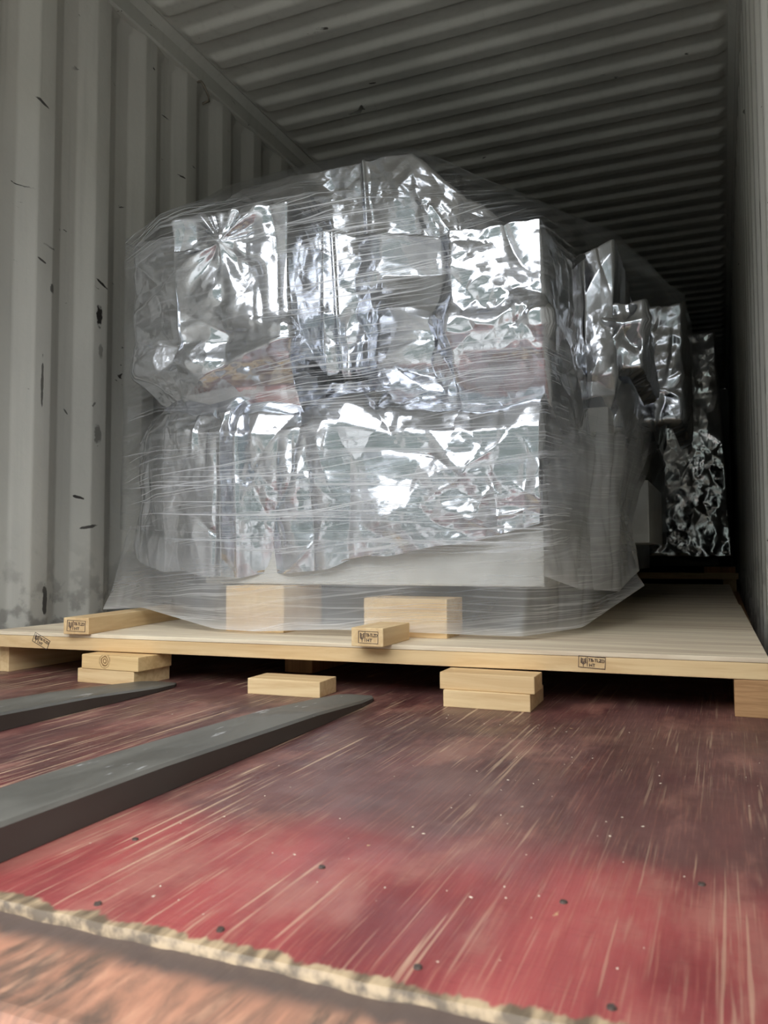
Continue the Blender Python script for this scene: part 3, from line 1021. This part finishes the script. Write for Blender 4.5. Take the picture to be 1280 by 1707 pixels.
t1 = timber('timber_batten', (0.455, 1.808, PZ1), (0.082, 0.62, 0.048), 0.19, M_PINE_Y, 'long stamped pine batten lying on the left end of the pallet', 'timber')
stamp(t1, (0.012, -0.0012, 0.010), (0, 0.04), 0.058, 0.031)
t2 = timber('timber_batten', (1.372, 1.828, PZ1), (0.086, 0.19, 0.046), 0.02, M_PINE_Y, 'short stamped pine batten on the middle of the pallet front edge', 'timber')
stamp(t2, (0.020, -0.0012, 0.009), (0, 0.02), 0.052, 0.029)
GRP = 'packing blocks under the pallet front'
timber('packing_block', (0.532, 1.786, 0), (0.205, 0.15, 0.0395), -0.03, M_PINE_X, 'lower pine block of the left stack, beside the far fork', 'block')
timber('packing_block', (0.548, 1.784, 0.0398), (0.205, 0.14, 0.0395), -0.03, M_KNOT, 'upper pine block with a big knot, top of the left stack', 'block')
timber('packing_block', (1.090, 1.797, 0), (0.207, 0.10, 0.040), 0.03, M_PINE_X, 'single flat pine block beside the near fork tip', 'block')
timber('packing_block', (1.617, 1.814, 0), (0.206, 0.16, 0.0395), 0.02, M_PINE_X, 'lower shorter block of the right stack, flat on the floor', 'block')
timber('packing_block', (1.606, 1.822, 0.0398), (0.226, 0.085, 0.0395), 0.0, M_PINE_X, 'upper wider block of the right stack, overhanging the one below', 'block')
timber('bearer_block', (0.845, 2.06, PZ1), (0.2, 0.24, 0.136), 0, M_PINE_X, 'square pine bearer block behind plastic under the machine, left of centre', 'block')
timber('bearer_block', (1.295, 2.075, PZ1), (0.246, 0.14, 0.106), 0, M_PINE_X, 'wide pine bearer block behind plastic beside the short stamped batten', 'block')


# ------------------------------------------------------------------ forklift forks
def fork(x0, x1, tip_y, label):
    r = empty('fork', ((x0 + x1) / 2, 0.3, 0), label, 'fork')
    bm = bmesh.new()
    rowsy = [(0.16, 0.050, 0), (0.22, 0.048, 0), (0.60, 0.047, 0), (1.0, 0.044, 0), (tip_y - 0.35, 0.030, 0), (tip_y - 0.12, 0.016, 0.004), (tip_y - 0.03, 0.011, 0.014), (tip_y, 0.008, 0.03)]
    rings = []
    for (y, h, nar) in rowsy:
        a, b = x0 + nar, x1 - nar
        e = min(0.005, h * 0.3)
        pts = [(a, 0.001), (b, 0.001), (b, h - e), (b - e, h), (a + e, h), (a, h - e)]
        rings.append([bm.verts.new((px, y, pz)) for px, pz in pts])
    for p, q in zip(rings[:-1], rings[1:]):
        for i in range(6):
            j = (i + 1) % 6
            bm.faces.new((p[i], p[j], q[j], q[i]))
    bm.faces.new(rings[0])
    bm.faces.new(rings[-1][::-1])
    bmesh.ops.recalc_face_normals(bm, faces=bm.faces[:])
    child(from_bm('blade', bm, M_FORK), r)
    child(from_bm('shank', box_bm(x0, x1, 0.12, 0.17, 0.0, 0.62, 0.005), M_FORK), r)
    return r


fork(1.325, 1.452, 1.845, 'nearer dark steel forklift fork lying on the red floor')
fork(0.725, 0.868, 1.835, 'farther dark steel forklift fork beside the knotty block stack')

# ------------------------------------------------------------------ second machine far inside
m2 = empty('wrapped_machine', (1.3, 7.0, 0.28), 'dark farther machine in crinkled foil beside the right wall, behind the big one', 'machine')
foil_box(0.45, 2.205, 7.0, 10.6, 0.33, 2.17, 91, 0.6, None, 0.09, 0.008, 'foil_cover', M_FOIL2, m2)
child(from_bm('machine_base', box_bm(0.5, 2.2, 7.1, 10.5, 0.255, 0.45, 0.01), M_DARK), m2)
p2 = empty('shipping_pallet', (1.2, 6.95, 0.0), 'farther wooden pallet under the dark second machine', 'pallet')
child(from_bm('deck_board', box_bm(0.06, 2.335, 6.93, 7.05, 0.155, 0.205, 0.003), M_PINE_X), p2)
child(from_bm('plywood_sheet', box_bm(0.06, 2.335, 7.055, 11.4, 0.185, 0.205, 0.002), M_PLY), p2)
for x0 in (0.1, 1.15, 2.22):
    child(from_bm('runner', box_bm(x0, x0 + 0.1, 7.0, 11.3, 0.0, 0.155, 0.003), M_PINE_Y), p2)
timber('timber_batten', (2.08, 6.98, 0.205), (0.235, 0.1, 0.048), 0, M_REDWOOD, 'brown batten at the foot of the dark second machine', 'timber')

# ------------------------------------------------------------------ lashing ring under the left top rail
bm = bmesh.new()
pts = [(-0.02, 3.05, 2.592), (0.02, 3.05, 2.588), (0.028, 3.06, 2.575), (0.028, 3.10, 2.54), (0.02, 3.115, 2.528), (-0.02, 3.12, 2.525)]
prev = None
for i, p in enumerate(pts):
    d = (Vector(pts[min(i + 1, 5)]) - Vector(pts[max(i - 1, 0)])).normalized()
    a = d.orthogonal().normalized()
    b = d.cross(a)
    ring = [bm.verts.new(Vector(p) + (a * math.cos(k * math.tau / 8) + b * math.sin(k * math.tau / 8)) * 0.006) for k in range(8)]
    if prev:
        for k in range(8):
            bm.faces.new((prev[k], prev[(k + 1) % 8], ring[(k + 1) % 8], ring[k]))
    prev = ring
bmesh.ops.recalc_face_normals(bm, faces=bm.faces[:])
tag(from_bm('lashing_ring', bm, M_RING, None, True), 'small steel lashing ring under the left top rail of the container', 'ring')

# ------------------------------------------------------------------ crumbs of wood on the floor
bm = bmesh.new()
rr = random.Random(5)
for _ in range(130):
    x, y = rr.uniform(1.5, 2.32), rr.uniform(0.68, 1.75)
    if rr.random() < 0.25:
        x = rr.uniform(1.0, 2.3)
    if 1.28 < x < 1.5:
        continue
    s_ = rr.choice((0.0006, 0.0008, 0.0011, 0.0016))
    mt = Matrix.Translation((x, y, s_ * 0.4)) @ Matrix.Rotation(rr.uniform(0, 3), 4, 'Z') @ Matrix.Diagonal((s_ * rr.uniform(1, 2.6), s_, s_ * 0.7, 1))
    bmesh.ops.create_icosphere(bm, subdivisions=1, radius=0.7, matrix=mt)
cr = from_bm('wood_crumbs', bm, M_CHIP)
cr['kind'] = 'stuff'
tag(cr, 'tiny pale wood crumbs scattered over the red floor', 'crumbs')
